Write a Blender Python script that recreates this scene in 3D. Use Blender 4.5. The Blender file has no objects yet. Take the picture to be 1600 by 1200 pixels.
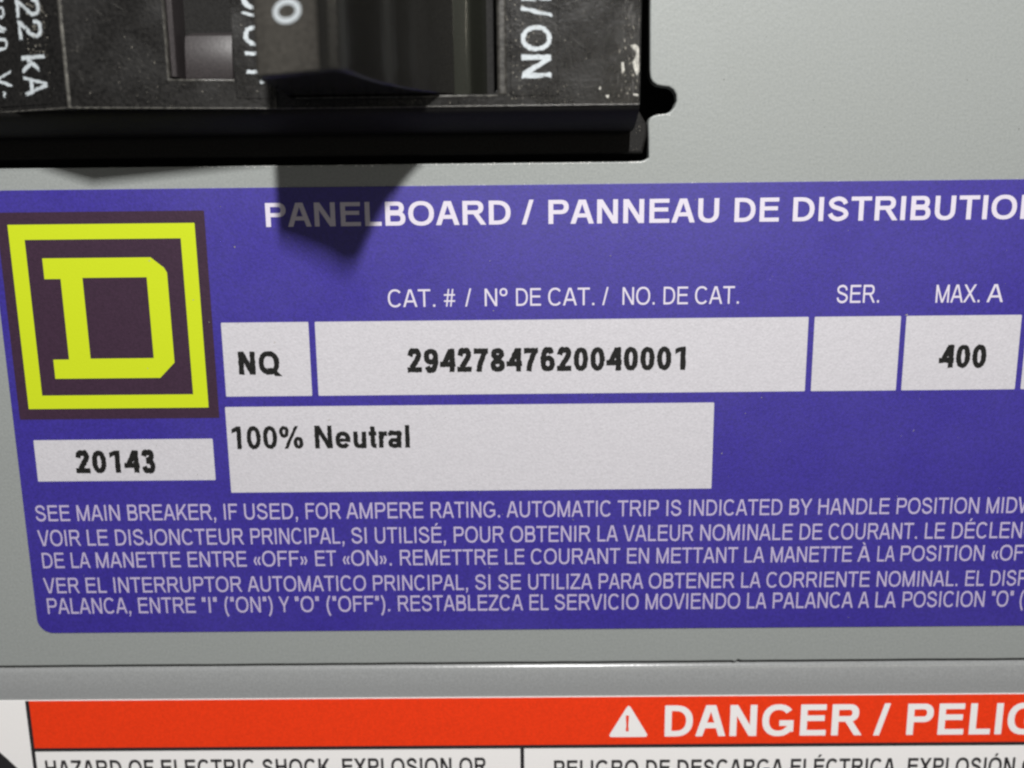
import bpy, bmesh, math, random
from mathutils import Vector, Matrix
from mathutils.geometry import delaunay_2d_cdt, tessellate_polygon

random.seed(7)
scene = bpy.context.scene
COL = scene.collection

# ------------------------------------------------------------------ camera
# world: millimetres while building, metres in the meshes.  z = 0 is the face of the grey cover,
# x to the right, y towards the breaker, origin below the lens.
D = 97.0                                   # lens height over the cover, mm
FPX = 1400.0                               # focal length in pixels of the 1600 x 1200 photograph
RX, RY, RZ = -0.19173316, 0.00686724, -0.00950546
ROT = (Matrix.Rotation(RX, 3, 'X') @ Matrix.Rotation(RY, 3, 'Y') @ Matrix.Rotation(RZ, 3, 'Z'))
cam_data = bpy.data.cameras.new('camera')
cam = bpy.data.objects.new('camera', cam_data)
COL.objects.link(cam)
cam.matrix_world = Matrix.Translation((0, 0, D / 1000)) @ ROT.to_4x4()
cam_data.sensor_width = 36.0
cam_data.lens = 36.0 * FPX / 1600.0
cam_data.clip_start = 0.002
cam_data.clip_end = 20.0
cam_data.dof.use_dof = True
cam_data.dof.focus_distance = 0.0968
cam_data.dof.aperture_fstop = 17.0
scene.camera = cam

# ------------------------------------------------------------------ light
world = bpy.data.worlds.new('World')
scene.world = world
world.use_nodes = True
bg = world.node_tree.nodes['Background']
bg.inputs[0].default_value = (0.97, 0.96, 1.0, 1)
bg.inputs[1].default_value = 0.09


def lamp(name, direction, dist, sx, sy, power, colour):
    d = Vector(direction).normalized()
    l = bpy.data.lights.new(name, 'AREA')
    l.shape = 'RECTANGLE'
    l.size, l.size_y = sx, sy
    l.energy = power
    l.color = colour
    o = bpy.data.objects.new(name, l)
    COL.objects.link(o)
    o.location = d * dist
    o.rotation_euler = d.to_track_quat('Z', 'Y').to_euler()
    return o


lamp('work_lamp', (0.088, 0.755, 1.0), 0.27, 0.0085, 0.025, 1.12, (1.0, 0.985, 0.965))
lamp('ceiling_lamp', (0.30, 0.12, 1.0), 1.3, 0.016, 0.6, 1.1, (1.0, 0.93, 0.76))

vs = scene.view_settings
vs.view_transform = 'Standard'
vs.look = 'None'
vs.exposure = 0.0
vs.gamma = 1.0
vs.use_curve_mapping = False
scene.cycles.filter_width = 2.35


# ------------------------------------------------------------------ helpers
def px(x, y, z=0.0):
    """pixel of the photograph -> the point (mm) where its ray meets the height z."""
    d = ROT @ Vector(((x - 800.0), -(y - 600.0), -FPX))
    t = (z - D) / d.z
    return (d.x * t, d.y * t)


def pxx(x, y, z=0.0):
    return px(x, y, z)[0]


def pxy(x, y, z=0.0):
    return px(x, y, z)[1]


def srgb(r, g, b):
    f = lambda c: c / 12.92 if c <= 0.04045 else ((c + 0.055) / 1.055) ** 2.4
    return (f(r / 255), f(g / 255), f(b / 255), 1.0)


def material(name, col, rough=0.5, spec=0.5, grain=0.0, grain_scale=9000, bump=0.0, bump_scale=6000,
             dust=None, dust_scale=1500, dust_amount=0.0, coat=0.0,
             rvar=0.0, rvar_scale=80):
    m = bpy.data.materials.new(name)
    m.use_nodes = True
    nt = m.node_tree
    b = nt.nodes['Principled BSDF']
    b.inputs['Roughness'].default_value = rough
    b.inputs['Specular IOR Level'].default_value = spec
    b.inputs['Coat Weight'].default_value = coat
    tc = nt.nodes.new('ShaderNodeTexCoord')
    colour = None
    rgb = nt.nodes.new('ShaderNodeRGB')
    rgb.outputs[0].default_value = col
    colour = rgb.outputs[0]
    if grain > 0:
        n = nt.nodes.new('ShaderNodeTexNoise')
        n.inputs['Scale'].default_value = grain_scale
        n.inputs['Detail'].default_value = 3
        nt.links.new(tc.outputs['Object'], n.inputs['Vector'])
        mr = nt.nodes.new('ShaderNodeMapRange')
        mr.inputs['From Min'].default_value = 0.3
        mr.inputs['From Max'].default_value = 0.7
        mr.inputs['To Min'].default_value = 1 - grain
        mr.inputs['To Max'].default_value = 1 + grain
        nt.links.new(n.outputs['Fac'], mr.inputs['Value'])
        mx = nt.nodes.new('ShaderNodeVectorMath')
        mx.operation = 'SCALE'
        nt.links.new(colour, mx.inputs[0])
        nt.links.new(mr.outputs[0], mx.inputs['Scale'])
        colour = mx.outputs[0]
    if dust is not None:
        n = nt.nodes.new('ShaderNodeTexNoise')
        n.inputs['Scale'].default_value = dust_scale
        n.inputs['Detail'].default_value = 4
        n.inputs['Roughness'].default_value = 0.65
        nt.links.new(tc.outputs['Object'], n.inputs['Vector'])
        n2 = nt.nodes.new('ShaderNodeTexNoise')
        n2.inputs['Scale'].default_value = dust_scale * 0.12
        n2.inputs['Detail'].default_value = 2
        nt.links.new(tc.outputs['Object'], n2.inputs['Vector'])
        ad = nt.nodes.new('ShaderNodeMath')
        ad.operation = 'MULTIPLY_ADD'
        ad.inputs[1].default_value = 0.5
        nt.links.new(n2.outputs['Fac'], ad.inputs[0])
        nt.links.new(n.outputs['Fac'], ad.inputs[2])
        mr = nt.nodes.new('ShaderNodeMapRange')
        mr.inputs['From Min'].default_value = 0.98 - dust_amount
        mr.inputs['From Max'].default_value = 1.10 - dust_amount
        nt.links.new(ad.outputs[0], mr.inputs['Value'])
        mix = nt.nodes.new('ShaderNodeMix')
        mix.data_type = 'RGBA'
        nt.links.new(mr.outputs[0], mix.inputs['Factor'])
        nt.links.new(colour, mix.inputs['A'])
        mix.inputs['B'].default_value = dust
        colour = mix.outputs['Result']
    nt.links.new(colour, b.inputs['Base Color'])
    if rvar > 0:
        n = nt.nodes.new('ShaderNodeTexNoise')
        n.inputs['Scale'].default_value = rvar_scale
        n.inputs['Detail'].default_value = 5
        n.inputs['Roughness'].default_value = 0.6
        nt.links.new(tc.outputs['Object'], n.inputs['Vector'])
        mr = nt.nodes.new('ShaderNodeMapRange')
        mr.inputs['From Min'].default_value = 0.3
        mr.inputs['From Max'].default_value = 0.7
        mr.inputs['To Min'].default_value = rough - rvar
        mr.inputs['To Max'].default_value = rough + rvar
        nt.links.new(n.outputs['Fac'], mr.inputs['Value'])
        nt.links.new(mr.outputs[0], b.inputs['Roughness'])
    if bump > 0:
        n = nt.nodes.new('ShaderNodeTexNoise')
        n.inputs['Scale'].default_value = bump_scale
        n.inputs['Detail'].default_value = 2
        nt.links.new(tc.outputs['Object'], n.inputs['Vector'])
        bp = nt.nodes.new('ShaderNodeBump')
        bp.inputs['Strength'].default_value = bump
        bp.inputs['Distance'].default_value = 0.00005
        nt.links.new(n.outputs['Fac'], bp.inputs['Height'])
        nt.links.new(bp.outputs[0], b.inputs['Normal'])
    return m


M = {}
M['grey_paint'] = material('grey_paint', (0.272, 0.289, 0.281, 1), 0.42, 0.5, 0.09, 4200, 0.35, 1800, rvar=0.09, rvar_scale=60)
M['lower_paint'] = material('lower_paint', (0.268, 0.276, 0.278, 1), 0.24, 0.5, 0.10, 4200, 0.25, 1800)
M['blue_ink'] = material('blue_ink', srgb(49, 37, 136), 0.5, 0.75, 0.22, 4200, 0.28, 5000,
                         (0.55, 0.5, 0.6, 1), 1600, -0.10, rvar=0.09, rvar_scale=70)
M['plum_ink'] = material('plum_ink', srgb(55, 35, 53), 0.5, 0.4, 0.16, 4200, 0.3, 5000)
M['yellow_ink'] = material('yellow_ink', srgb(192, 208, 30), 0.5, 0.3, 0.03, 8000, 0.2, 5000)
M['white_ink'] = material('white_ink', srgb(208, 202, 215), 0.5, 0.4, 0.05, 8000, 0.2, 5000)
M['white_field'] = material('white_field', srgb(193, 191, 196), 0.55, 0.35, 0.07, 4200, 0.6, 4500)
M['pale_ink'] = material('pale_ink', srgb(178, 168, 197), 0.5, 0.4, 0.06, 8000, 0.2, 5000)
M['black_ink'] = material('black_ink', srgb(24, 24, 23), 0.6, 0.25, 0.5, 5000, 0.3, 6000)
M['danger_white'] = material('danger_white', srgb(236, 234, 233), 0.5, 0.4, 0.025, 7000, 0.2, 5000)
M['danger_red'] = material('danger_red', srgb(231, 56, 14), 0.5, 0.35, 0.10, 4200, 0.2, 5000)
M['danger_black'] = material('danger_black', srgb(36, 34, 36), 0.5, 0.4, 0.1, 8000, 0.2, 5000)
M['case'] = material('case_plastic', (0.011, 0.0105, 0.010, 1), 0.28, 0.38, 0.6, 3000, 0.5, 3500,
                     (0.085, 0.08, 0.072, 1), 1500, 0.02, rvar=0.10, rvar_scale=260)
M['skirt'] = material('skirt_plastic', (0.015, 0.0145, 0.014, 1), 0.6, 0.12, 0.3, 5000, 0.4, 3500,
                      (0.09, 0.085, 0.08, 1), 2400, -0.05)
M['handle'] = material('handle_plastic', (0.014, 0.0135, 0.012, 1), 0.20, 0.45, 0.2, 6000, 0.5, 4200,
                       (0.08, 0.08, 0.07, 1), 2600, -0.06)
M['drum'] = material('drum_plastic', (0.024, 0.025, 0.020, 1), 0.15, 0.5, 0.2, 6000, 0.2, 4200,
                     (0.2, 0.2, 0.18, 1), 2200, -0.08)
M['recess'] = material('recess_plastic', (0.036, 0.031, 0.032, 1), 0.4, 0.5, 0.3, 5000, 0.2, 3000,
                       (0.12, 0.11, 0.11, 1), 2400, 0.0)
M['edge_shine'] = material('edge_highlight', (0.085, 0.082, 0.073, 1), 0.30, 0.5, 0.7, 2500, 0.4, 3500,
                     (0.30, 0.29, 0.26, 1), 1800, 0.05)  # lighter base colour stands in for the highlight on moulded edges
M['grip'] = material('grip_plastic', (0.055, 0.051, 0.044, 1), 0.55, 0.4, 0.35, 3500, 0.6, 4200)
M['rim'] = material('rim_plastic', (0.042, 0.040, 0.036, 1), 0.4, 0.4, 0.6, 2500, 0.5, 3000,
                    (0.2, 0.19, 0.17, 1), 1800, 0.03)
M['dust'] = material('dust', srgb(150, 146, 136), 0.8, 0.2, 0.3, 4000)
M['hairline'] = material('hairline', (0.075, 0.072, 0.066, 1), 0.5, 0.4, 0.5, 2500)
M['steel_glint'] = material('steel_glint', srgb(235, 234, 230), 0.35, 0.6, 0.2, 4000)
M['print_white'] = material('print_white', srgb(186, 193, 197), 0.6, 0.3, 0.12, 4000, 0.3, 5000)
M['scuff'] = material('scuff', srgb(190, 188, 180), 0.7, 0.3, 0.3, 4000, 0.3, 5000)
M['pan'] = material('pan_paint', (0.012, 0.012, 0.012, 1), 0.6, 0.3, 0.1, 800)
M['cable'] = material('cable_sheath', (0.015, 0.015, 0.015, 1), 0.45, 0.5, 0.1, 2000)


def link_mesh(name, verts, faces, mat, parent=None, smooth_angle=None):
    me = bpy.data.meshes.new(name)
    me.from_pydata([(v[0] / 1000, v[1] / 1000, v[2] / 1000) for v in verts], [], faces)
    me.materials.append(M[mat])
    me.update()
    if smooth_angle is not None:
        for p in me.polygons:
            p.use_smooth = True
        me.set_sharp_from_angle(angle=math.radians(smooth_angle))
    o = bpy.data.objects.new(name, me)
    COL.objects.link(o)
    if parent is not None:
        attach(o, parent)
    return o


WORLD_OF = {}


def attach(o, parent):
    o.parent = parent
    o.matrix_parent_inverse = Matrix.Translation(-Vector(WORLD_OF.get(parent.name, (0, 0, 0))))


def thing(name, label, cat, loc):
    e = bpy.data.objects.new(name, None)
    COL.objects.link(e)
    e.location = [c / 1000 for c in loc]
    WORLD_OF[e.name] = tuple(c / 1000 for c in loc)
    e.empty_display_size = 0.005
    e['label'] = label
    e['category'] = cat
    return e


def rect(x0, y0, x1, y1, r=0.0, n=6):
    if r <= 0:
        return [(x0, y0), (x1, y0), (x1, y1), (x0, y1)]
    out = []
    for cx, cy, a in ((x1 - r, y0 + r, -90), (x1 - r, y1 - r, 0), (x0 + r, y1 - r, 90), (x0 + r, y0 + r, 180)):
        for i in range(n + 1):
            t = math.radians(a + 90 * i / n)
            out.append((cx + r * math.cos(t), cy + r * math.sin(t)))
    return out


def area2(l):
    return sum(l[i - 1][0] * l[i][1] - l[i][0] * l[i - 1][1] for i in range(len(l)))


def inset(loop, d):
    """shift a loop to its left by d (mitred)."""
    n = len(loop)
    out = []
    for i in range(n):
        p, q, r = Vector(loop[i - 1]), Vector(loop[i]), Vector(loop[(i + 1) % n])
        a, b = (q - p).normalized(), (r - q).normalized()
        na, nb = Vector((-a.y, a.x)), Vector((-b.y, b.x))
        m = (na + nb)
        k = max(m.length_squared / 2, 0.35)
        out.append(tuple(q + m * (d / k)))
    return out


def solid(name, outer, holes, zt, zb, mat, parent=None, bev=0.0, axis=None, segs=3, smooth=40):
    """a plate with outline, holes and a rounded upper rim.  axis maps (a, b, c) to x, y, z."""
    loops = [list(outer) if area2(outer) > 0 else list(outer)[::-1]]
    for h in holes:
        loops.append(list(h) if area2(h) < 0 else list(h)[::-1])
    V, F = [], []
    tops = []
    for l in loops:
        n = len(l)
        rings = [[(p[0], p[1], zb) for p in l]]
        if bev > 0:
            for k in range(segs + 1):
                t = math.pi / 2 * k / segs
                il = inset(l, bev * (1 - math.cos(t)))
                rings.append([(p[0], p[1], zt - bev + bev * math.sin(t)) for p in il])
        else:
            rings.append([(p[0], p[1], zt) for p in l])
        base = len(V)
        for r in rings:
            V += r
        for k in range(len(rings) - 1):
            for i in range(n):
                j = (i + 1) % n
                F.append((base + k * n + i, base + k * n + j, base + (k + 1) * n + j, base + (k + 1) * n + i))
        tops.append((base, base + (len(rings) - 1) * n, n))
    n_ring = len(F)
    for which in (1, 0):
        pts = [[Vector((V[t[which] + i][0], V[t[which] + i][1], 0)) for i in range(t[2])] for t in tops]
        idx = [t[which] + i for t in tops for i in range(t[2])]
        flat = [p for l in pts for p in l]
        for tri in tessellate_polygon(pts):
            a, b, c = tri
            ar = (flat[b] - flat[a]).cross(flat[c] - flat[a]).z
            if abs(ar) < 1e-12:
                continue
            f = (idx[a], idx[b], idx[c])
            if (ar > 0) != (which == 1):
                f = f[::-1]
            F.append(f)
    if axis is not None:
        V = [axis(*v) for v in V]
    o = link_mesh(name, V, F, mat, parent, smooth)
    for p in o.data.polygons[n_ring:]:
        p.use_smooth = False
    bm = bmesh.new()
    bm.from_mesh(o.data)
    bmesh.ops.recalc_face_normals(bm, faces=bm.faces)
    bm.to_mesh(o.data)
    bm.free()
    return o


def loft(name, rings, mat, parent=None, cap_top=True, cap_bottom=True, smooth=40):
    V = [p for r in rings for p in r]
    n = len(rings[0])
    F = []
    for k in range(len(rings) - 1):
        for i in range(n):
            j = (i + 1) % n
            F.append((k * n + i, k * n + j, (k + 1) * n + j, (k + 1) * n + i))
    if cap_bottom:
        F.append(tuple(range(n))[::-1])
    if cap_top:
        F.append(tuple(range((len(rings) - 1) * n, len(rings) * n)))
    o = link_mesh(name, V, F, mat, parent, smooth)
    bm = bmesh.new()
    bm.from_mesh(o.data)
    bmesh.ops.recalc_face_normals(bm, faces=bm.faces)
    bm.to_mesh(o.data)
    bm.free()
    return o


def flat(name, polys, z, mat, parent):
    """flat print: polygons (each may be [outer, hole, ...]) lying at the height z."""
    V, F = [], []
    for p in polys:
        loops = p if isinstance(p[0][0], (tuple, list)) else [p]
        pts = [[Vector((q[0], q[1], 0)) for q in l] for l in loops]
        fl = [q for l in pts for q in l]
        b0 = len(V)
        V += [(q.x, q.y, z) for q in fl]
        for a, b, c in tessellate_polygon(pts):
            ar = (fl[b] - fl[a]).cross(fl[c] - fl[a]).z
            if abs(ar) < 1e-12:
                continue
            F.append((b0 + a, b0 + b, b0 + c) if ar > 0 else (b0 + a, b0 + c, b0 + b))
    return link_mesh(name, V, F, mat, parent)


# ------------------------------------------------------------------ lettering
# A plain grotesque drawn from strokes, cap height 1; every glyph is the union of its strokes.
def bar(x0, y0, x1, y1):
    return [[(x0, y0), (x1, y0), (x1, y1), (x0, y1)]]


def dg(xb, xt, y0, y1, w):
    wd = w * math.sqrt(1 + ((xt - xb) / (y1 - y0)) ** 2) / 2
    return [[(xb - wd, y0), (xb + wd, y0), (xt + wd, y1), (xt - wd, y1)]]


def arc(cx, cy, rx, ry, a0, a1, t, th=None, n=None):
    th = t * 0.9 if th is None else th
    n = n or max(4, int(abs(a1 - a0) / 15))
    e = 2 / 2.25

    def pt(a, x, y):
        c, s = math.cos(a), math.sin(a)
        return (cx + x * math.copysign(abs(c) ** e, c), cy + y * math.copysign(abs(s) ** e, s))
    out = []
    for i in range(n):
        a, b = (math.radians(a0 + (a1 - a0) * k / n) for k in (i, i + 1))
        out.append([pt(a, rx, ry), pt(b, rx, ry), pt(b, rx - t, ry - th), pt(a, rx - t, ry - th)])
    return out


def stroke(pts, t, sub=5):
    P = [Vector(p) for p in pts]
    P = [2 * P[0] - P[1]] + P + [2 * P[-1] - P[-2]]
    c = []
    for i in range(1, len(P) - 2):
        for k in range(sub):
            u = k / sub
            a, b, d, e = P[i - 1], P[i], P[i + 1], P[i + 2]
            c.append(0.5 * ((2 * b) + (d - a) * u + (2 * a - 5 * b + 4 * d - e) * u * u + (3 * b - a - 3 * d + e) * u ** 3))
    c.append(P[-2])
    L, R = [], []
    for i in range(len(c)):
        tv = (c[min(i + 1, len(c) - 1)] - c[max(i - 1, 0)]).normalized()
        n = Vector((-tv.y, tv.x)) * t / 2
        L.append(tuple(c[i] + n))
        R.append(tuple(c[i] - n))
    return [[L[i], L[i + 1], R[i + 1], R[i]] for i in range(len(c) - 1)]


def bowl(x0, xr, y0, y1, w, h):
    ry = (y1 - y0) / 2
    rx = min(ry * 1.0, (xr - x0) * 0.62)
    return (bar(x0, y1 - h, xr - rx, y1) + bar(x0, y0, xr - rx, y0 + h)
            + arc(xr - rx, y0 + ry, rx, ry, -90, 90, w, h))


def glyph(ch, w):
    h = w * 0.90
    S = lambda x=0.105: bar(x, 0, x + w, 1)
    acc = {'É': 'E', 'À': 'A', 'Ó': 'O'}
    if ch in acc:
        a, g = glyph(acc[ch], w)
        c = a / 2
        d = -0.09 if ch == 'À' else 0.09
        return a, g + dg(c - d * 0.3, c + d, 1.07, 1.24, w * 0.8)
    if ch == 'A':
        wd = w * 1.12 / 2
        xm = lambda y: (wd + 0.02) + (0.465 - wd * 0.55 - wd - 0.02) * y
        return 0.93, (dg(wd + 0.01, 0.465 - wd * 0.38, 0, 1, w) + dg(0.92 - wd, 0.465 + wd * 0.38, 0, 1, w)
                      + bar(0.01 + wd + 0.27 * (0.455 - wd), 0.26, 0.92 - wd - 0.27 * (0.455 - wd), 0.26 + h))
    if ch == 'B':
        return 0.93, S() + bowl(0.105, 0.82, 0.50 - h * 0.15, 1, w, h) + bowl(0.105, 0.87, 0, 0.50 + h * 0.55, w, h)
    if ch == 'C':
        return 1.0, arc(0.515, 0.5, 0.455, 0.515, 40, 320, w)
    if ch == 'D':
        return 1.0, S() + bowl(0.105, 0.935, 0, 1, w, h)
    if ch == 'E':
        return 0.93, S() + bar(0.105, 0, 0.87, h) + bar(0.105, 1 - h, 0.86, 1) + bar(0.105, 0.47, 0.82, 0.47 + h)
    if ch == 'F':
        return 0.85, S() + bar(0.105, 1 - h, 0.81, 1) + bar(0.105, 0.45, 0.73, 0.45 + h)
    if ch == 'G':
        return 1.085, (arc(0.54, 0.5, 0.48, 0.515, 38, 322, w) + bar(0.99 - w, 0.13, 0.99, 0.50)
                       + bar(0.57, 0.50 - h, 0.99, 0.50))
    if ch == 'H':
        return 1.0, S() + S(0.9 - w) + bar(0.105, 0.47, 0.9, 0.47 + h)
    if ch == 'I':
        return 0.39, S(0.195 - w / 2)
    if ch == 'J':
        return 0.70, bar(0.60 - w, 0.28, 0.60, 1) + arc(0.32, 0.28, 0.28, 0.295, 180, 360, w)
    if ch == 'K':
        return 0.93, S() + dg(0.10 + w * 0.9, 0.80, 0.30, 1, w) + dg(0.84, 0.40, 0, 0.66, w * 1.02)
    if ch == 'L':
        return 0.775, S() + bar(0.105, 0, 0.73, h)
    if ch == 'M':
        return 1.16, (S(0.1) + S(1.06 - w) + dg(0.58, 0.1 + w * 0.55, 0, 1, w * 0.95)
                      + dg(0.58, 1.06 - w * 0.55, 0, 1, w * 0.95))
    if ch == 'N':
        return 1.0, S() + S(0.9 - w) + dg(0.9 - w * 0.55, 0.105 + w * 0.55, 0, 1, w * 0.98)
    if ch == 'O':
        return 1.085, arc(0.542, 0.5, 0.49, 0.515, 0, 360, w)
    if ch == 'P':
        return 0.93, S() + bowl(0.105, 0.88, 0.41, 1, w, h)
    if ch == 'Q':
        return 1.085, arc(0.542, 0.5, 0.49, 0.515, 0, 360, w) + dg(0.98, 0.60, -0.08, 0.28, w * 0.9)
    if ch == 'R':
        return 1.0, S() + bowl(0.105, 0.90, 0.44, 1, w, h) + dg(0.90, 0.58, 0, 0.50, w * 0.95)
    if ch == 'S':
        xl, xr, yt, yb = 0.06 + w / 2, 0.87 - w / 2, 1.01 - h / 2, -0.01 + h / 2
        return 0.93, stroke([(xr - .03, .71), (xr - .12, yt - .07), (.46, yt), (xl + .10, yt - .07), (xl + .03, .74),
                             (xl + .12, .60), (.46, .525), (xr - .09, .43), (xr, .28), (xr - .10, yb + .07),
                             (.46, yb), (xl + .10, yb + .08), (xl, .30)], w * 0.96)
    if ch == 'T':
        return 0.85, bar(0.425 - w / 2, 0, 0.425 + w / 2, 1) + bar(0.03, 1 - h, 0.82, 1)
    if ch == 'U':
        return 1.0, (bar(0.105, 0.38, 0.105 + w, 1) + bar(0.9 - w, 0.38, 0.9, 1)
                     + arc(0.5025, 0.38, 0.3975, 0.395, 180, 360, w))
    if ch == 'V':
        wd = w * 1.12 / 2
        return 0.93, dg(0.465 - wd * 0.38, wd + 0.01, 0, 1, w) + dg(0.465 + wd * 0.38, 0.92 - wd, 0, 1, w)
    if ch == 'W':
        wd = w * 1.06 / 2
        return 1.32, (dg(0.355, wd + 0.01, 0, 1, w) + dg(0.355, 0.66, 0, 1, w)
                      + dg(0.965, 0.66, 0, 1, w) + dg(0.965, 1.31 - wd, 0, 1, w))
    if ch == 'X':
        wd = w * 0.62
        return 0.93, dg(wd, 0.91 - wd, 0, 1, w) + dg(0.93 - wd, 0.02 + wd, 0, 1, w)
    if ch == 'Y':
        wd = w * 0.62
        return 0.93, (bar(0.465 - w / 2, 0, 0.465 + w / 2, 0.45) + dg(0.465, wd, 0.40, 1, w)
                      + dg(0.465, 0.93 - wd, 0.40, 1, w))
    if ch == 'Z':
        return 0.85, bar(0.03, 0, 0.81, h) + bar(0.06, 1 - h, 0.80, 1) + dg(0.03 + w * .65, 0.80 - w * .65, h * .9, 1 - h * .9, w)
    xl, xr, yt, yb = 0.055 + w / 2, 0.72 - w / 2, 1.01 - h / 2, -0.01 + h / 2
    if ch == '0':
        return 0.776, arc(0.388, 0.5, 0.335, 0.51, 0, 360, w)
    if ch == '1':
        return 0.776, bar(0.36, 0, 0.36 + w, 1) + [[(.13, .68), (.13, .68 + h), (.38, 1.0), (.38, .80)]]
    if ch == '2':
        return 0.776, (stroke([(xl, .69), (xl + .07, .90), (.385, yt), (xr - .07, .90), (xr - .01, .72), (xr - .10, .53),
                               (.36, .34), (xl + .07, .18), (xl + .02, h * .7)], w) + bar(0.045, 0, 0.72, h))
    if ch == '3':
        return 0.776, (stroke([(xl, .74), (xl + .08, .91), (.37, yt), (xr - .10, .91), (xr - .04, .76), (xr - .13, .60), (.30, .535)], w)
                       + stroke([(.30, .535), (xr - .10, .48), (xr, .29), (xr - .10, .09), (.37, yb), (xl + .07, .10), (xl, .28)], w))
    if ch == '4':
        return 0.776, bar(0.46, 0, 0.46 + w, 1) + bar(0.02, 0.22, 0.74, 0.22 + h) + dg(0.02 + w * .62, 0.46 + w * .40, 0.22 + h * .2, 1, w)
    if ch == '5':
        return 0.776, (stroke([(xl, .27), (xl + .08, .09), (.37, yb), (xr - .08, .10), (xr, .33), (xr - .08, .54), (.39, .60), (xl + .07, .50)], w)
                       + dg(.10 + w / 2, .15 + w / 2, .46, 1, w) + bar(.15, 1 - h, .69, 1))
    if ch in '69':
        g = arc(0.395, 0.33, 0.335, 0.34, 0, 360, w) + stroke(
            [(xr - .02, .75), (xr - .10, .91), (.41, yt), (xl + .10, .88), (xl + .01, .62), (xl, .36)], w)
        if ch == '9':
            g = [[(0.776 - x, 1 - y) for x, y in p] for p in g]
        return 0.776, g
    if ch == '7':
        return 0.776, bar(0.06, 1 - h, 0.715, 1) + stroke([(.70 - w * .45, 1 - h * .4), (.46, .62), (.33, .28), (.29, 0)], w)
    if ch == '8':
        return 0.776, arc(0.388, 0.755, 0.30, 0.255, 0, 360, w) + arc(0.388, 0.27, 0.34, 0.28, 0, 360, w)
    xh = 0.73
    if ch == 'e':
        return 0.776, (arc(0.388, xh / 2, 0.345, xh / 2 + .012, 0, 325, w) + bar(0.08, xh / 2 - h * .45, 0.733, xh / 2 + h * .35))
    if ch == 'u':
        return 0.776, (bar(0.09, 0.26, 0.09 + w, xh) + arc(0.388, 0.27, 0.298, 0.28, 180, 360, w) + bar(0.685 - w, 0, 0.685, xh))
    if ch == 't':
        return 0.39, bar(0.10, 0.15, 0.10 + w, 0.95) + bar(0.02, xh - h, 0.37, xh) + stroke([(.10 + w / 2, .22), (.13 + w / 2, h * .6), (.37, h * .5)], w * .95)
    if ch == 'r':
        return 0.465, bar(0.09, 0, 0.09 + w, xh) + stroke([(.09 + w * .6, .42), (.09 + w * .9, .60), (.48, xh - h * .52)], w)
    if ch == 'a':
        return 0.776, (stroke([(.08 + w / 2, .53), (.17, .66), (.38, xh - h / 2), (.58, .64), (.655 - w / 2, .48), (.655 - w / 2, 0)], w)
                       + arc(0.34, 0.215, 0.29, 0.225, 0, 360, w))
    if ch == 'l':
        return 0.31, S(0.155 - w / 2)
    if ch == 'k':
        return 0.74, S(0.09) + dg(0.09 + w * .9, 0.60, 0.24, xh, w) + dg(0.62, 0.34, 0, 0.46, w)
    if ch == '.':
        return 0.39, bar(0.195 - w * .55, 0, 0.195 + w * .55, w * 1.05)
    if ch == ',':
        return 0.39, bar(0.195 - w * .55, 0, 0.195 + w * .55, w * 1.05) + dg(.15, .195 + w * .2, -.18, .02, w * .6)
    if ch == '/':
        return 0.39, dg(0.05, 0.34, -0.01, 1.02, w * .85)
    if ch == '#':
        t = w * .72
        return 0.776, (dg(.20, .34, 0, 1, t) + dg(.46, .60, 0, 1, t) + bar(.04, .27, .74, .27 + t) + bar(.04, .62, .74, .62 + t))
    if ch == '%':
        return 1.24, (arc(.29, .74, .23, .26, 0, 360, w * .85) + arc(.95, .26, .23, .26, 0, 360, w * .85) + dg(.36, .88, 0, 1, w * .7))
    if ch == '(':
        return 0.465, stroke([(.36, 1.02), (.22, .78), (.15, .40), (.22, .02), (.36, -.24)], w * .95)
    if ch == ')':
        return 0.465, stroke([(.10, 1.02), (.24, .78), (.31, .40), (.24, .02), (.10, -.24)], w * .95)
    if ch == '"':
        return 0.45, bar(.09, .70, .09 + w * .9, 1.0) + bar(.36 - w * .9, .70, .36, 1.0)
    if ch in '«»':
        g = []
        for o in (0.06, 0.32):
            g += dg(o + .04 + w * .4, o + .22, .36, .62, w * .85) + dg(o + .22, o + .04 + w * .4, .10, .36, w * .85)
        if ch == '»':
            g = [[(0.66 - x, y) for x, y in p] for p in g]
        return 0.66, g
    if ch == 'º':
        return 0.62, arc(0.31, 0.79, 0.25, 0.23, 0, 360, w * .85)
    if ch == '~':
        return 0.7, stroke([(.06, .34), (.2, .44), (.38, .37), (.54, .32), (.66, .42)], w)
    if ch == '!':
        return 0.39, bar(.195 - w * .5, 0, .195 + w * .5, w) + [[(.195 - w * .35, .26), (.195 + w * .35, .26), (.195 + w * .6, 1), (.195 - w * .6, 1)]]
    return 0.39, []


GC = {}


def covered(polys, c):
    for p in polys:
        s = [(p[i][0] - p[i - 1][0]) * (c.y - p[i - 1][1]) - (p[i][1] - p[i - 1][1]) * (c.x - p[i - 1][0]) for i in range(len(p))]
        if all(v >= -1e-7 for v in s) or all(v <= 1e-7 for v in s):
            return True
    return False


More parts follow.
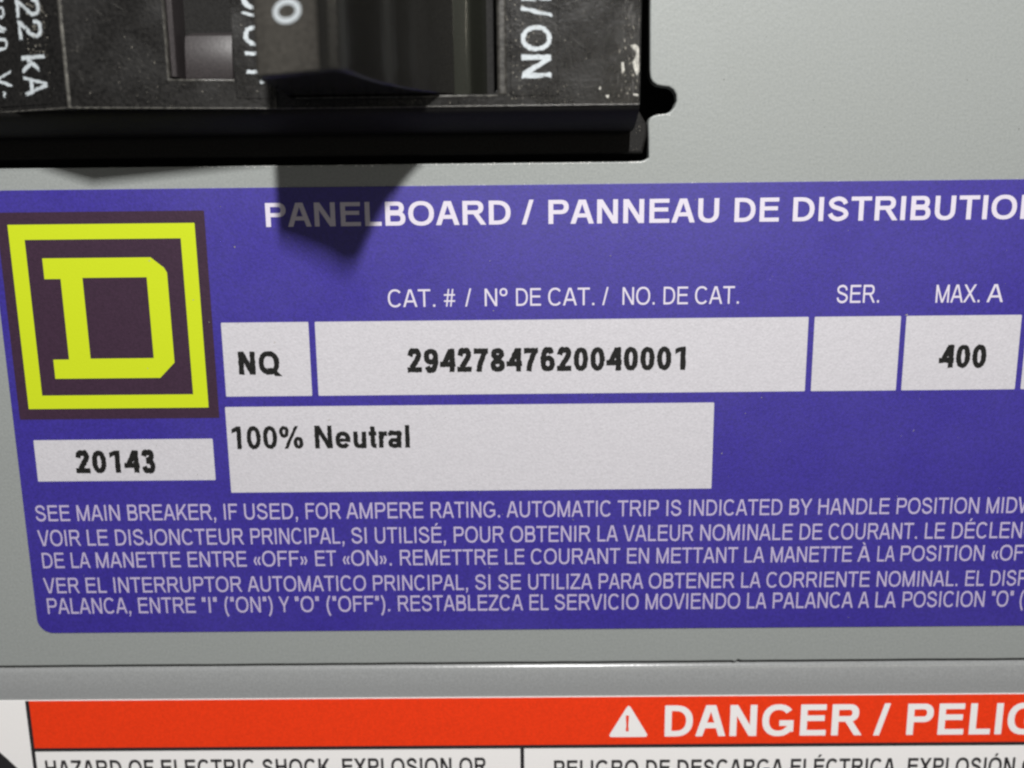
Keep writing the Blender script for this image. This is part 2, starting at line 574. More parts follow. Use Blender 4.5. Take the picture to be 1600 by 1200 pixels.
def glyph_mesh(ch, w):
    k = (ch, w)
    if k not in GC:
        adv, quads = glyph(ch, w)
        polys = [t for q in quads for t in ([q[0], q[1], q[2]], [q[0], q[2], q[3]]) if abs(area2(t)) > 1e-7]
        V, Fc = [], []
        for p in polys:
            if area2(p) < 0:
                p = p[::-1]
            b = len(V)
            V += [Vector(q) for q in p]
            Fc.append(list(range(b, b + len(p))))
        if V:
            vo, eo, fo, _, _, of = delaunay_2d_cdt(V, [], Fc, 1, 1e-5)
            fo = [f for f in fo if covered(polys, sum((vo[i] for i in f), Vector((0, 0))) / len(f))]
            GC[k] = (adv, [tuple(v) for v in vo], fo)
        else:
            GC[k] = (adv, [], [])
    return GC[k]


def advance(s, w):
    return sum(glyph_mesh(c, w)[0] for c in s)


from mathutils import noise as mnoise


def roughen(o, amount, step):
    """ragged edges, as a label printer leaves them"""
    bm = bmesh.new()
    bm.from_mesh(o.data)
    for _ in range(2):
        es = [e for e in bm.edges if len(e.link_faces) == 1 and e.calc_length() > step / 1000]
        if es:
            bmesh.ops.subdivide_edges(bm, edges=es, cuts=2)
    bmesh.ops.triangulate(bm, faces=bm.faces)
    for e_ in {v for e in bm.edges if len(e.link_faces) == 1 for v in e.verts}:
        p = e_.co * 7000
        e_.co.x += amount / 1000 * mnoise.noise(p)
        e_.co.y += amount / 1000 * mnoise.noise(p + Vector((31, 17, 5)))
    bm.to_mesh(o.data)
    bm.free()


def print_text(name, words, y, cap, w, z, mat, parent, end=None, rotated=False, squeeze=1.0, track=0.0):
    """words = [(word, start in mm)], y = baseline in mm, end = where the last word stops.
    rotated: the line runs along -y with the letters' tops towards +x (then y is an x)."""
    V, F = [], []
    sp = 0.39
    last = cap * squeeze
    for i, (word, x0) in enumerate(words):
        if word in '#/' and i > 0:
            sx = last
        elif i + 1 < len(words):
            sx = (words[i + 1][1] - x0) / (advance(word, w) + sp)
        elif end is not None:
            sx = (end - x0) / (advance(word, w) - 0.12)
        else:
            sx = last
        last = sx
        x = x0 - 0.08 * sx
        for ch in word:
            adv, gv, gf = glyph_mesh(ch, w)
            b = len(V)
            for u, v in gv:
                a, c = x + u * sx, y + v * cap
                V.append((c, -a, z) if rotated else (a, c, z))
            F += [tuple(b + k for k in f) for f in gf]
            x += adv * sx
    return link_mesh(name, V, F, mat, parent)


# ------------------------------------------------------------------ the setting behind the covers
pan = solid('back_pan', rect(-130, -95, 120, 110), [], -30, -31.5, 'pan')
pan['kind'] = 'structure'

# ------------------------------------------------------------------ upper cover with the breaker opening
GAP_Y = pxy(800, 1037)
cut_r, cut_b = pxx(1014, 60), pxy(900, 252)
notch = [px(*q) for q in ((1014, 246), (1013.5, 215), (1013, 190), (1016, 183.5), (1022, 180), (1032, 178.5), (1041, 177),
                          (1048, 174), (1054, 167), (1057.5, 157), (1056.5, 147), (1052, 139.5), (1045, 135.5),
                          (1035, 134.5), (1027, 133), (1020, 128), (1016.5, 121), (1015.5, 110))]
hole = ([(-112, cut_b)] + [px(992, 252), px(1001, 251.5), px(1008, 249.5)] + notch
        + [(cut_r + 0.05, 20.0), (cut_r + 0.05, 62.0), (-112, 62.0)])
hole[0] = (-112, hole[1][1])
edge = [(-125, GAP_Y + 0.15)]
x = -120.0
while x < 100:                                            # a sheared edge is never quite straight
    edge.append((x, GAP_Y + 0.15 + random.uniform(-0.025, 0.025)))
    x += 2.5
bx = pxx(1150, 1036)
edge = [e for e in edge if abs(e[0] - bx) > 1.6] + [(bx - .5, GAP_Y + .15), (bx - .12, GAP_Y + .02), (bx + .25, GAP_Y + .30), (bx + .6, GAP_Y + .16)]
edge.sort()
outer = edge + [(100, GAP_Y + 0.15), (100, 95), (-125, 95)]
cover = solid('panel_cover', outer, [hole], 0.0, -1.5, 'grey_paint', None, 0.16)
cover['label'] = 'flat grey painted metal cover with notched opening around the black breaker'
cover['category'] = 'cover'

# ------------------------------------------------------------------ lower cover with rolled upper edge
yT = GAP_Y - 0.16
prof = [(-92, 0), (-92, -1.9)]
prof += [(yT - 1.6, -1.9), (yT - 0.05, -1.9)]
R1 = 0.95
for k in range(9):                                        # the bend
    a = math.radians(4 + 74 * k / 8)
    prof.append((yT - R1 + R1 * math.cos(a), -0.22 - R1 + R1 * math.sin(a)))
ye, ze = prof[-1]
for k in range(1, 7):                                     # easing out into the flat
    u = k / 6
    prof.append((ye - 2.4 * u, ze + (0.0 - ze) * (1 - (1 - u) ** 2.2)))
lower = solid('lower_cover', prof, [], 100, -125, 'lower_paint', None, 0, axis=lambda a, b, c: (c, a, b), smooth=50)
lower['label'] = 'grey painted metal strip with rounded upper edge, carrying the red danger label'
lower['category'] = 'cover'

# ------------------------------------------------------------------ the blue nameplate
LT = 0.12                                                  # thickness of the label film
ll = (pxx(2, 505) + pxx(34, 755) + pxx(52.5, 917)) / 3
lt = (pxy(0, 298.4) + pxy(640, 286) + pxy(1600, 284)) / 3
lb = (pxy(110, 989) + pxy(800, 985) + pxy(1500, 975)) / 3
label_end = pxx(1600, 600) + 34
plate = thing('nameplate_label', 'blue adhesive nameplate with yellow logo and white data boxes on the grey cover',
              'label', (ll, lb, 0))
solid('label_film', rect(ll, lb, label_end, lt, 1.75, 8), [], LT, -0.02, 'blue_ink', plate, 0.03)
Z1, Z2 = LT + 0.012, LT + 0.024

# logo
pl, pr_ = pxx(32, 655), (pxx(318, 330) + pxx(345, 653)) / 2
pt_, pb = pxy(160, 330.5), pxy(190, 654)
logo = flat('logo', [rect(pl, pb, pr_, pt_, 0.12, 3)], Z1, 'plum_ink', plate)
yl, yr = (pxx(13, 352.5) + pxx(46, 639.6)) / 2, (pxx(304, 347) + pxx(327, 635.5)) / 2
yt, yb = (pxy(13, 352.5) + pxy(304, 347)) / 2, (pxy(46, 639.6) + pxy(327, 635.5)) / 2
il, ir = (pxx(39.3, 375.8) + pxx(67.3, 618.4)) / 2, (pxx(283, 371.3) + pxx(302.5, 615)) / 2
it, ib = (pxy(39.3, 375.8) + pxy(283, 371.3)) / 2, (pxy(67.3, 618.4) + pxy(302.5, 615)) / 2
fr = flat('logo_frame', [[rect(yl, yb, yr, yt), rect(il, ib, ir, it)[::-1]]], Z2, 'yellow_ink', logo)


def zp(u, v):                                              # a point read off an enlargement of the logo
    return px(u / 2.926, 250 + v / 2.926)


d_out = [zp(192, 452), zp(208, 546), zp(278, 542), zp(320, 908), zp(246, 915), zp(260, 1002), zp(735, 992),
         zp(800, 925), zp(766, 515), zp(752, 492), zp(690, 442)]
d_in = [zp(382, 540), zp(415, 910), zp(706, 902), zp(672, 534)]


def sq(pts, groups):                                       # pull nearly aligned corners onto one line
    pts = [list(p) for p in pts]
    for ax, ids in groups:
        m = sum(pts[i][ax] for i in ids) / len(ids)
        for i in ids:
            pts[i][ax] = m
    return [tuple(p) for p in pts]


d_out = sq(d_out, [(1, (0, 10)), (1, (1, 2)), (1, (3, 4)), (1, (5, 6)), (0, (0, 1, 4, 5)), (0, (2, 3)), (0, (7, 8))])
d_in = sq(d_in, [(1, (0, 3)), (1, (1, 2)), (0, (0, 1)), (0, (2, 3))])
flat('logo_letter', [[d_out, d_in]], Z2, 'yellow_ink', logo)

# white data boxes
bt = sum(pxy(*q) for q in ((347, 504), (980, 496.4), (1590, 493))) / 3
bb = sum(pxy(*q) for q in ((354, 619), (980, 612.8), (1590, 608.8))) / 3
nt_ = sum(pxy(*q) for q in ((352, 635), (980, 630), (1115, 628.8))) / 3
nb_ = sum(pxy(*q) for q in ((362, 769), (980, 764), (1111, 762.8))) / 3
zt_, zb_ = (pxy(53, 688) + pxy(333, 684.4)) / 2, (pxy(60.8, 752) + pxy(337.3, 749.4)) / 2
mid = lambda a, b: (pxx(*a) + pxx(*b)) / 2


def field(x0, x1, y0, y1):
    return flat('data_box', [rect(x0, y0, x1, y1, 0.10, 3)], Z1, 'white_field', plate)


f_type = field(mid((346, 504), (353.7, 619)), mid((482.6, 503), (487.7, 617)), bb, bt)
f_cat = field(mid((492, 502), (498.3, 617.4)), mid((1262.8, 495), (1257, 611)), bb, bt)
f_ser = field(mid((1272.8, 495), (1266, 610)), mid((1407, 494), (1399, 609)), bb, bt)
f_max = field(mid((1416, 494), (1407, 609)), mid((1595, 493), (1585, 608.5)), bb, bt)
f_next = field(mid((1604, 493), (1594, 608.5)), mid((1604, 493), (1594, 608.5)) + 16, bb, bt)
f_neu = field(mid((352, 635), (362, 769)), mid((1115.2, 629), (1111.5, 763)), nb_, nt_)
f_date = field(mid((53, 688), (60.8, 752)), mid((333, 684.4), (337.3, 749.4)), zb_, zt_)


def line(name, words, base, cap, w, mat, parent, end=None, z=Z1, top=None, squeeze=1.0):
    """words = [(word, px)], base = [(px, py), ...] baseline samples, top = a pixel on the cap line."""
    y = sum(pxy(bx_, by_, z) for bx_, by_ in base) / len(base)
    if top is not None:
        i = min(range(len(base)), key=lambda k: abs(base[k][0] - top[0]))
        cap = pxy(top[0], top[1], z) - pxy(top[0], base[i][1], z)
    by = base[0][1]
    ws = [(wd, pxx(x_, by, z)) for wd, x_ in words]
    e = pxx(end, by, z) if end is not None else None
    o = print_text(name, ws, y, cap, w, z, mat, parent, e, squeeze=squeeze)
    if mat == 'black_ink':
        roughen(o, 0.075, 0.22)
    return o


line('heading_text', [('PANELBOARD', 415), ('/', 820), ('PANNEAU', 856), ('DE', 1146), ('DISTRIBUTION', 1237)],
     [(415, 354), (860, 349.5), (1146, 348)], None, 0.185, 'white_ink', plate, 1627, top=(1146, 310.5))
line('caption_text', [('CAT.', 607), ('#', 695), ('/', 729), ('Nº', 757), ('DE', 806), ('CAT.', 857), ('/', 943),
                      ('NO.', 972), ('DE', 1036), ('CAT.', 1086)], [(607, 480), (1000, 476)], None, 0.125, 'white_ink',
     plate, 1156, top=(1000, 448.5))
line('caption_text', [('SER.', 1307)], [(1307, 473.5)], None, 0.13, 'white_ink', plate, 1375, top=(1307, 445.5))
line('caption_text', [('MAX.', 1461), ('A', 1543)], [(1461, 473)], None, 0.13, 'white_ink', plate, 1566, top=(1461, 445))
line('printed_text', [('NQ', 373)], [(373, 585.5)], None, 0.25, 'black_ink', f_type, 438, z=Z2, top=(373, 549.5))
line('printed_text', [('29427847620040001', 638)], [(638, 581.5), (1060, 578.5)], None, 0.25, 'black_ink', f_cat, 1075,
     z=Z2, top=(638, 545))
line('printed_text', [('400', 1468)], [(1468, 575)], None, 0.25, 'black_ink', f_max, 1540, z=Z2, top=(1468, 539))
line('printed_text', [('100%', 362), ('Neutral', 492)], [(365, 702), (560, 700)], None, 0.21, 'black_ink', f_neu, 641,
     z=Z2, top=(365, 666.5))
line('printed_text', [('20143', 121)], [(121, 740), (243, 738)], None, 0.25, 'black_ink', f_date, 245, z=Z2, top=(121, 705))

note = [
    ([('SEE', 57), ('MAIN', 121), ('BREAKER,', 200), ('IF', 350), ('USED,', 382), ('FOR', 478), ('AMPERE', 543),
      ('RATING.', 673), ('AUTOMATIC', 793), ('TRIP', 966), ('IS', 1040), ('INDICATED', 1075), ('BY', 1232),
      ('HANDLE', 1277), ('POSITION', 1399), ('MIDWAY', 1539)], [(56, 815), (543, 810.7), (1000, 806), (1276, 803.7), (1539, 802.5)], (543, 785.8)),
    ([('VOIR', 62), ('LE', 137), ('DISJONCTEUR', 181), ('PRINCIPAL,', 392), ('SI', 550), ('UTILISÉ,', 586), ('POUR', 709),
      ('OBTENIR', 798), ('LA', 933), ('VALEUR', 975), ('NOMINALE', 1093), ('DE', 1248), ('COURANT.', 1294), ('LE', 1443),
      ('DÉCLENCHEMENT', 1485)], [(62, 854.5), (543, 850.5), (1000, 845), (1268, 842.5), (1500, 840.5)], (543, 825.5)),
    ([('DE', 67), ('LA', 112), ('MANETTE', 151), ('ENTRE', 294), ('«OFF»', 397), ('ET', 493), ('«ON».', 536),
      ('REMETTRE', 625), ('LE', 789), ('COURANT', 830), ('EN', 979), ('METTANT', 1025), ('LA', 1162), ('MANETTE', 1203),
      ('À', 1340), ('LA', 1369), ('POSITION', 1405), ('«OFF»', 1547)], [(67, 889.5), (624, 884.2), (1000, 881), (1300, 877), (1547, 874)], (624, 860)),
    ([('VER', 71), ('EL', 135), ('INTERRUPTOR', 178), ('AUTOMATICO', 389), ('PRINCIPAL,', 583), ('SI', 743), ('SE', 779),
      ('UTILIZA', 825), ('PARA', 935), ('OBTENER', 1014), ('LA', 1157), ('CORRIENTE', 1197), ('NOMINAL.', 1368), ('EL', 1506),
      ('DISPARO', 1545)], [(71, 928), (640, 924), (1000, 921), (1300, 916), (1545, 913)], (640, 900)),
    ([('PALANCA,', 75), ('ENTRE', 217), ('"I"', 317), ('("ON")', 352), ('Y', 438), ('"O"', 462), ('("OFF").', 511),
      ('RESTABLEZCA', 622), ('EL', 827), ('SERVICIO', 867), ('MOVIENDO', 1008), ('LA', 1166), ('PALANCA', 1206), ('A', 1341),
      ('LA', 1366), ('POSICION', 1408), ('"O"', 1547), ('("OFF")', 1591)],
     [(75, 961), (621, 957), (1000, 953), (1300, 949), (1547, 944.5)], (621, 932.5)),
]
for ws, base, top in note:
    line('instruction_text', ws, base, None, 0.14, 'pale_ink', plate, None, top=top)

# ------------------------------------------------------------------ the danger label on the lower cover
dt_ = sum(pxy(*q) for q in ((45, 1088), (560, 1091), (1080, 1090), (1500, 1085))) / 4
db_ = sum(pxy(*q) for q in ((55, 1162), (560, 1165), (1080, 1164.5), (1500, 1161))) / 4
dl = pxx(46, 1095)
danger = thing('danger_label', 'white danger label with red header band and black warning text',
               'label', (-70, -90, 0))
solid('label_film', rect(-76, -90, 84, dt_, 0.4, 4), [], LT, -0.02, 'danger_white', danger, 0.03)
band = flat('header_band', [rect(dl, db_, 83.6, dt_ - 0.04)], Z1, 'danger_red', danger)
lw = 0.46
flat('border_line', [rect(dl - lw, -89.5, dl, dt_ - 0.04)], Z1, 'danger_black', danger)
flat('border_line', [rect(dl, db_ - lw, 83.6, db_)], Z1, 'danger_black', danger)
dv = pxx(816, 1180)
flat('border_line', [rect(dv - lw / 2, -89.5, dv + lw / 2, db_ - lw)], Z1, 'danger_black', danger)
tl, tr, ttop, tbot = pxx(951, 1150), pxx(1012, 1150), pxy(981, 1101), pxy(981, 1150.5)
tm = (tl + tr) / 2


def rounded(pts, r, n=5):
    out = []
    for i in range(len(pts)):
        p, q, s = (Vector(pts[i - 1]), Vector(pts[i]), Vector(pts[(i + 1) % len(pts)]))
        a, b = (p - q).normalized(), (s - q).normalized()
        for k in range(n + 1):
            u = k / n
            out.append(tuple(q + a * r * (1 - u) ** 2 + b * r * u ** 2))
    return out


tri = flat('warning_triangle', [rounded([(tl - .1, tbot), (tr + .1, tbot), (tm, ttop + .15)], 0.55)], Z2, 'danger_white', band)
eh = (ttop - tbot)
print_text('exclamation_mark', [('!', tm - 0.115 * eh * .6)], tbot + eh * 0.18, eh * 0.50, 0.26, Z2 + 0.012, 'danger_red', band, squeeze=0.62 / 0.62 * 0.6)
line('heading_text', [('DANGER', 1037), ('/', 1370), ('PELIGRO', 1414)], [(1037, 1151), (1300, 1150), (1500, 1146.5)], None, 0.20,
     'danger_white', band, 1733, z=Z2, top=(1300, 1101.5))
cap_h = pxy(400, 1185) - pxy(400, 1212)
for ws, end, topp in (([('HAZARD', 70), ('OF', 201), ('ELECTRIC', 251), ('SHOCK,', 410), ('EXPLOSION', 534), ('OR', 718)], 760, (400, 1186)),
                      ([('PELIGRO', 865), ('DE', 1009), ('DESCARGA', 1058), ('ELÉCTRICA,', 1235), ('EXPLOSIÓN', 1418), ('O', 1598)], 1624, (1100, 1186.5))):
    y = pxy(topp[0], topp[1], Z1) - cap_h
    print_text('warning_text', [(a, pxx(b, 1195, Z1)) for a, b in ws], y, cap_h, 0.185, Z1, 'danger_black', danger, pxx(end, 1195, Z1))
# black hazard pictogram, only its corner reaches the picture
pz = [px(-60, 1130), px(-2, 1172), px(14, 1186), px(30, 1201), px(48, 1222), px(-60, 1222)]
flat('hazard_pictogram', [pz], Z1, 'danger_black', danger)

# ------------------------------------------------------------------ the breaker
FZ = 6.5                                                    # its face over the cover
xr_f = pxx(1001, 90, FZ)
yb_f = pxy(700, 166.5, FZ)
XL, YT = -106.0, 58.0
xk, xc = pxx(432, 130, FZ), pxx(107, 150, FZ + 2.5)           # end of the slope, crest of the ridge
xs = xc - 8.5


def rise(x_):
    """the face climbs gently to a ridge at the left and drops beyond it"""
    if x_ >= xk:
        return 0.0
    if x_ >= xc:
        return 2.5 * (xk - x_) / (xk - xc)
    if x_ >= xs:
        return 2.5 - 0.38 * (xc - x_)
    return 2.5 - 0.38 * 8.5


def on_face(a, b, c):
    return (a, b, c + rise(a))


brk = thing('circuit_breaker', 'scuffed black moulded circuit breaker with toggle handle in the cover opening', 'breaker',
            (-40, 30, -30))
# openings in the face
sl0, sl1 = pxx(446, 149, FZ), pxx(777, 100, FZ)
sy0 = pxy(720, 148.5, FZ)
slot = rect(sl0, sy0, sl1, sy0 + 13.4, 0.8, 5)
wz = FZ + 1.05
wx0, wx1 = pxx(263, 100, wz), pxx(362, 100, wz)
wy0 = pxy(310, 124, wz)
win = rect(wx0, wy0, wx1, wy0 + 16, 0.25, 3)
solid('case_face', rect(xk, yb_f, xr_f, YT, 0.05, 2), [slot], FZ, FZ - 3.2, 'case', brk, 0.10)
solid('case_face', rect(xc, yb_f, xk, YT, 0.02, 1), [win], FZ, FZ - 3.2, 'case', brk, 0.02, axis=on_face)
solid('case_face', rect(xs, yb_f, xc, YT, 0.02, 1), [], FZ, FZ - 3.2, 'case', brk, 0.02, axis=on_face)
solid('case_face', rect(XL, yb_f, xs, YT, 0.05, 2), [], FZ + rise(xs), FZ - 3.2, 'case', brk, 0.02)
# edge highlights painted pale: thin rounded beads along the bottom edge and the ridge


def bead(name, x0, x1, y_, r, mat):
    n, st = 8, 24
    V_, F_ = [], []
    for i in range(st + 1):
        xx = x0 + (x1 - x0) * i / st
        for k in range(n):
            t = 2 * math.pi * k / n
            V_.append((xx, y_ + r * math.cos(t), FZ + rise(xx) - r * 0.55 + r * math.sin(t)))
    for i in range(st):
        for k in range(n):
            F_.append((i * n + k, (i + 1) * n + k, (i + 1) * n + (k + 1) % n, i * n + (k + 1) % n))
    return link_mesh(name, V_, F_, mat, brk, 80)


bead('edge_bead', xk, xr_f - 0.1, yb_f + 0.02, 0.075, 'edge_shine')
bead('edge_bead', xc, xk, yb_f + 0.02, 0.075, 'edge_shine')
bead('edge_bead', xs, xc, yb_f + 0.02, 0.065, 'edge_shine')
rg = [(xc + 0.24 * math.cos(t), 0, FZ + 2.5 - 0.19 + 0.24 * math.sin(t)) for t in [2 * math.pi * k / 12 for k in range(12)]]
loft('face_ridge', [[(p[0], y_, p[2]) for p in rg] for y_ in (yb_f + 0.05, yb_f + 12, YT - 1)], 'edge_shine', brk, smooth=80)


def ring(l, b, r, t, z):
    return [(l, b, z), (r, b, z), (r, t, z), (l, t, z)]


ledge_y, ledge_r = pxy(900, 241, -0.8), pxx(1011, 210, -0.8)
loft('case_body', [ring(XL + 1, yb_f - 0.4, xr_f - .03, YT + 3, -30), ring(XL + 1, yb_f - 0.4, xr_f - .03, YT + 3, -0.6)], 'skirt', brk, smooth=30)
lg = [(XL + 1, ledge_y), (ledge_r - .45, ledge_y), (ledge_r, ledge_y + 1.9), (ledge_r, yb_f - 1.3), (ledge_r - .85, yb_f + 0.1), (XL + 1, yb_f + 0.1)]
solid('case_ledge', lg, [], -0.6, -30, 'skirt', brk, 0.3)
loft('case_skirt', [ring(XL + .5, yb_f - 2.0, xr_f - 0.02, YT + 1.5, -0.8), ring(XL + .5, yb_f - 1.98, xr_f - 0.02, YT + 1.5, 1.6),
                    ring(XL + .5, yb_f - 1.85, xr_f - 0.02, YT + 1.4, 2.8), ring(XL + .5, yb_f - 1.4, xr_f - 0.02, YT + 1, 4.2),
                    ring(XL + .5, yb_f - 0.95, xr_f - 0.02, YT + 1, 5.2), ring(XL + .5, yb_f - 0.62, xr_f - 0.02, YT + 1, 5.85),
                    ring(XL + .5, yb_f - 0.3, xr_f - 0.02, YT + 1, 6.28), ring(XL + .5, yb_f - 0.02, xr_f - 0.02, YT + .5, 6.4)],
     'skirt', brk, cap_top=False, cap_bottom=False, smooth=60)
# window: a sunk box with a paler plate at its end
deep = FZ - 2.6
solid('window_floor', rect(wx0 - .3, wy0 - .3, wx1 + .3, wy0 + 16.3), [], deep, deep - 0.6, 'skirt', brk)
rp = [(wy0 + .1, deep - .1), (wy0 + .1, wz - 1.0), (wy0 + .35, wz - .85), (wy0 + 3.2, wz - 1.15), (wy0 + 4.2, wz - 1.5), (wy0 + 4.9, deep - .1)]
solid('window_plate', rp, [], wx1 - .2, wx0 + 1.3, 'recess', brk, 0.1, axis=lambda a, b, c: (c, a, b), smooth=50)
solid('window_rail', rect(wx0 + 0.02, wy0 + .3, wx0 + 0.60, wy0 + 15.8), [], wz - 0.45, deep, 'recess', brk, 0.12)
bm_ = rect(wx0 - .06, wy0 - .14, wx1 + .02, wy0 + .02)
solid('window_lip', bm_, [], FZ + 0.03, FZ - 0.6, 'edge_shine', brk, 0.06, axis=on_face)
solid('window_lip', rect(wx0 - .10, wy0 - .1, wx0 + .02, wy0 + 15), [], FZ + 0.03, FZ - 0.6, 'edge_shine', brk, 0.08, axis=on_face)
solid('slot_rim', rect(sl1 - .02, sy0 - .12, sl1 + .95, sy0 + 13.5, 0.3, 4), [], FZ + 0.12, FZ - 0.3, 'rim', brk, 0.28)
solid('slot_rim', rect(sl0 + 1, sy0 - .16, sl1 - .02, sy0 - .01), [], FZ + 0.06, FZ - 0.3, 'edge_shine', brk, 0.05)
# shallow pads that carry the print
solid('text_pad', rect(pxx(797, 60, FZ), yb_f + 0.9, pxx(872, 60, FZ), YT - 4, 0.2, 3), [], FZ + 0.05, FZ - 0.02, 'case', brk, 0.05)
solid('text_pad', rect(pxx(367, 100, FZ + .3), yb_f + 0.9, pxx(424, 100, FZ), yb_f + 24, 0.2, 3), [], FZ + 0.05, FZ - 0.02, 'case', brk, 0.05, axis=on_face)
solid('text_pad', rect(xs + .2, yb_f + 0.45, pxx(80, 130, FZ + 1.5), YT - 4, 0.2, 3), [], FZ + 0.10, FZ - 0.02, 'case', brk, 0.08, axis=on_face)

# toggle handle: profile across the breaker (x, z), drawn out along y
k_ = D / FPX                                                # mm per pixel below the lens
hy = sy0 + 0.10
H = [(-318, 40), (-317, 246), (-314, 262), (-306, 270), (-290, 277), (-250, 297), (-232, 308), (-222, 317), (-212, 322),
     (-203, 321), (-197, 314), (-193, 300), (-187, 270), (-179, 236), (-170, 208), (-164, 194), (-160, 190), (-152, 170),
     (-142, 150), (-130, 130), (-126, 127), (-116, 113), (-106, 101), (-94, 91), (-86, 86), (-84, 40), (-120, 0), (-280, 0)]
H = [(a * k_, b * k_) for a, b in H]
handle = solid('toggle_handle', H, [], -hy, -(hy + 12.6), 'handle', brk, 0.22, axis=lambda a, b, c: (a, -c, b), smooth=28)
GP = [(-226, 300), (-226.5, 315), (-232, 309.5), (-250, 298.5), (-290, 278.5), (-306, 271.5), (-311.5, 266), (-312, 250)]
solid('grip_pad', [(a * k_, b * k_) for a, b in GP], [], -(hy + .18), -(hy + 12.4), 'grip', handle, 0.05, axis=lambda a, b, c: (a, -c, b), smooth=28)
# drum the handle swings on, with a rounded rib
DR = [(-326, 20), (-322, 55), (-200, 75), (-100, 78), (-69, 80), (-66, 79.6), (-63.6, 78.4), (-62, 76.2), (-60.5, 73), (-56, 62), (-50, 48), (-44, 34), (-36, 16), (-30, 4)]
DR = [(a * k_, b * k_) for a, b in DR]
drum = solid('handle_drum', DR, [], -(hy + 0.02), -(hy + 13.0), 'drum', brk, 0.1, axis=lambda a, b, c: (a, -c, b), smooth=50)
solid('slot_floor', rect(-25, sy0 - .5, 0.2, sy0 + 14), [], FZ - 4.6, FZ - 6.0, 'skirt', brk)


# white print, reading downwards: letter by letter, (letter, first row, last row) in the photograph
def down(name, letters, base_px, top_px, ry, z, w, parent, lift):
    bx_, tx_ = pxx(base_px, ry, z), pxx(top_px, ry, z)
    V_, F_ = [], []
    for ch, r0, r1 in letters:
        adv, gv, gf = glyph_mesh(ch, w)
        u0, u1 = min(v[0] for v in gv), max(v[0] for v in gv)
        y0_, y1_ = pxy(base_px, r0, z), pxy(base_px, r1, z)
        b_ = len(V_)
        for u, v in gv:
            xx = bx_ + (tx_ - bx_) * v
            V_.append((xx, y0_ + (y1_ - y0_) * (u - u0) / (u1 - u0), FZ + rise(xx) + lift))
        F_ += [tuple(b_ + k for k in f)[::-1] for f in gf]
    o = link_mesh(name, V_, F_, 'print_white', parent)
    roughen(o, 0.13, 0.25)
    return o


down('printed_text', [('I', -6, 1), ('/', 10, 27), ('O', 40, 80), ('N', 86, 122)], 815, 861, 80, FZ, 0.17, brk, 0.062)
down('printed_text', [('O', -22, 16), ('/', 18, 32), ('O', 39, 73), ('F', 81, 104), ('F', 110, 133)], 383, 428, 80, FZ + .3, 0.17, brk, 0.062)
down('printed_text', [('2', -3, 27), ('2', 31, 61), ('k', 87, 114), ('A', 118, 150)], 30, 75, 90, FZ + 1.1, 0.14, brk, 0.115)
down('printed_text', [('/', -10, 3), ('2', 8, 29), ('4', 33, 54), ('0', 58, 79), ('V', 110, 137), ('~', 142, 153)], -14, 14, 90, FZ + 0.2, 0.15, brk, 0.115)


# numeral on the sloping top of the handle
def slope_z(xmm):
    xp = xmm / k_
    return (277 + (xp + 290) * (297 - 277) / 40.0) * k_ + 0.13


V, F = [], []
cx, cy = px(450, 19, 285 * k_)
wv = px(474, 19, 285 * k_)[0] - px(424, 19, 285 * k_)[0]
hv = px(450, 1, 285 * k_)[1] - px(450, 40, 285 * k_)[1]
N = 40
for i in range(N):
    a = 2 * math.pi * i / N
    for f, g in ((0.5, 0.5), (0.31, 0.27)):
        xx = cx + wv * f * math.cos(a)
        V.append((xx, cy + hv * g * math.sin(a), slope_z(xx)))
for i in range(N):
    j = (i + 1) % N
    F.append((2 * i, 2 * j, 2 * j + 1, 2 * i + 1))
link_mesh('printed_numeral', V, F, 'print_white', handle)


# chipped and scuffed corner of the face
def scuff(pts, z=FZ):
    flat('scuff_mark', [[px(a, b, z) for a, b in pts]], z + 0.006, 'scuff', brk)


scuff([(985, 71), (993, 69), (998, 74), (999, 92), (998.5, 112), (995, 118), (991, 108), (988, 98), (993, 90), (994, 82), (990, 77)])
scuff([(971, 98), (974, 96), (976, 110), (972, 116)])
scuff([(937, 135), (939, 136), (938, 141), (936, 139)])
scuff([(946, 149), (952, 148), (950, 154)])
scuff([(988, 146), (997, 147), (997, 150), (990, 149)])


# ------------------------------------------------------------------ dust, hairline scratches, painted rim sparkle (too many to count)
def specks(name, spots, mat, parent):
    V_, F_ = [], []
    for (x_, y_, z_, r, el, an) in spots:
        b_ = len(V_)
        n = 6
        for k in range(n):
            t = 2 * math.pi * k / n
            q = r * random.uniform(0.6, 1.15)
            u, v = q * el * math.cos(t), q * math.sin(t)
            V_.append((x_ + u * math.cos(an) - v * math.sin(an), y_ + u * math.sin(an) + v * math.cos(an), z_))
        F_.append(tuple(range(b_, b_ + n)))
    o = link_mesh(name, V_, F_, mat, parent)
    o['kind'] = 'stuff'
    return o


U = random.uniform
sp_ = []
blocked = lambda x_, y_: (sl0 - .2 < x_ < sl1 + .2 and y_ > sy0 - .1) or (wx0 - .3 < x_ < wx1 + .2 and y_ > wy0 - .2)


def face_spot(x_, y_, r, el=1.0, an=0.0):
    if not blocked(x_, y_) and xs < x_ < xr_f - .15 and y_ > yb_f + .1:
        sp_.append((x_, y_, FZ + rise(x_) + 0.068, r, el, an))


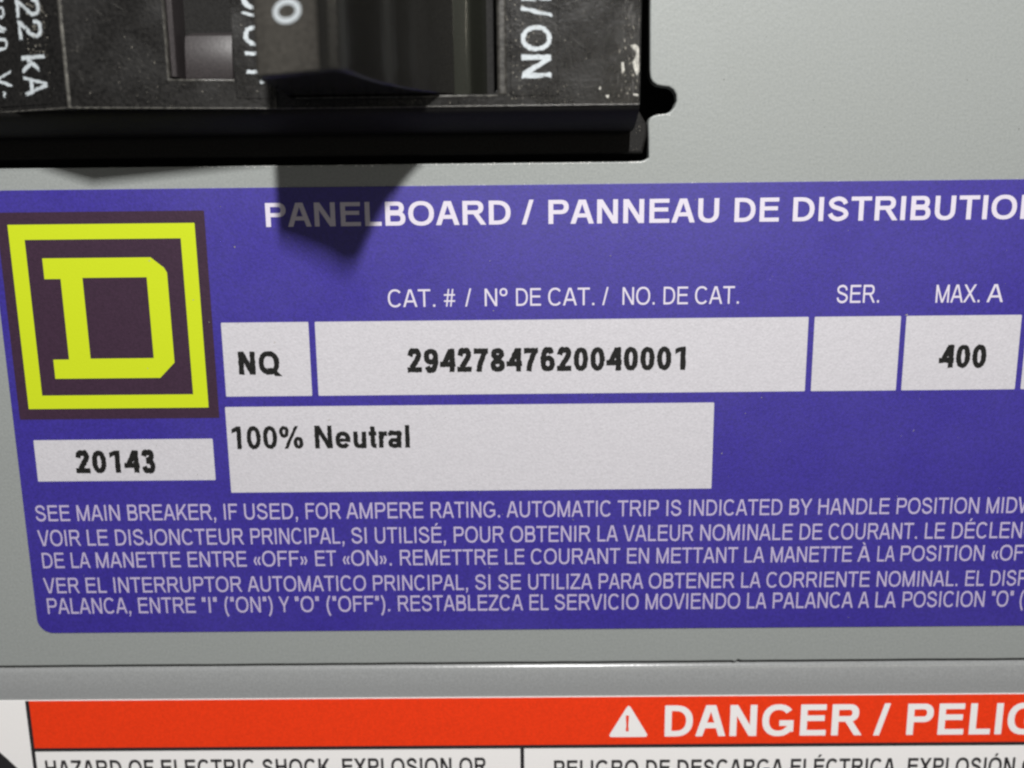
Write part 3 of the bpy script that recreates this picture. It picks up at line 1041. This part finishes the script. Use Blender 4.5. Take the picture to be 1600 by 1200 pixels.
for i in range(150):
    face_spot(U(xs, xr_f), yb_f + abs(random.gauss(0, 5.0)), U(.015, .05), U(1, 2.2), U(0, 3.1))
for i in range(120):                                          # gathered beside the slot and round the lettering
    x_, y_ = px(U(785, 850), U(0, 160), FZ)
    face_spot(x_, y_, U(.015, .055), U(1, 1.8), U(0, 3.1))
for i in range(50):
    x_, y_ = px(U(40, 80), U(5, 90), FZ + 1.4)
    sp_.append((x_, y_, FZ + rise(x_) + 0.12, U(.02, .06), U(1, 2), U(0, 3.1)))
for i in range(60):
    x_, y_ = px(random.gauss(985, 9), U(20, 150), FZ)
    face_spot(x_, y_, U(.015, .06), U(1.2, 4), 1.57)
specks('dust_specks', sp_, 'dust', brk)
sp_ = []
for i in range(140):
    x_, y_ = U(xs, xr_f), yb_f + U(0.1, 12)
    face_spot(x_, y_, U(.010, .022), U(10, 60), random.choice((U(-.5, .5), U(1.2, 1.9), U(2.2, 2.6))))
sp_ = [q for q in sp_ if not blocked(q[0] + q[3] * q[4], q[1]) and not blocked(q[0] - q[3] * q[4], q[1])
       and q[0] + q[3] * q[4] < xr_f and q[0] - q[3] * q[4] > xc and q[1] - q[3] * q[4] > yb_f]
sp_ = [(a, b, c + .012, r, e, t) for a, b, c, r, e, t in sp_]
for i in range(60):
    x_, y_ = px(min(998, random.gauss(984, 8)), U(-10, 158), FZ)
    sp_.append((x_, y_, FZ + .08, U(.012, .04), U(6, 30), 1.57 + U(-.08, .08)))
sp_ = [q for q in sp_ if q[1] - q[3] * q[4] > yb_f + .1]
specks('scratches', sp_, 'hairline', brk)
sp_ = []
for i in range(60):
    x_, y_ = px(U(700, 1010), U(174, 200), 4)
    t_ = min(1, max(0, (yb_f - y_) / 2.0))
    sp_.append((px(U(985, 1006), U(190, 236), -0.55)[0], px(1000, U(195, 236), -0.55)[1], -0.55, U(.02, .05), U(1, 2), U(0, 3)))
specks('dust_specks', sp_[:9], 'dust', brk)
sp_ = [(U(ll + 1, 60), U(lb + 1, lt - 1), LT + 0.03, abs(random.gauss(0, .022)) + .012, U(1, 3), U(0, 3.1)) for i in range(130)]
specks('dust_specks', sp_, 'dust', plate)
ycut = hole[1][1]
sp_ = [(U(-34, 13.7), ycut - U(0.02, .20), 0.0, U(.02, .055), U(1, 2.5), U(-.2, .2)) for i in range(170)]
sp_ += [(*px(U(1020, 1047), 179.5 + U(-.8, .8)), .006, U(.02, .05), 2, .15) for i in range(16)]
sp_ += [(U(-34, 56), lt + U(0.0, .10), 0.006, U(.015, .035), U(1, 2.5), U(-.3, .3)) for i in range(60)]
sparkle = specks('rim_sparkle', [(a, b, 0.006, c, d, e) for a, b, z_, c, d, e in sp_], 'steel_glint', cover)  # bright steel specks paint the sparkle of the cut rim and label edge
sp_ = [(U(10, 58), U(lt + .5, 26), 0.006, U(.015, .05), U(1, 3), U(0, 3)) for i in range(22)]
specks('dust_specks', [q for q in sp_ if q[0] > 20], 'hairline', cover)
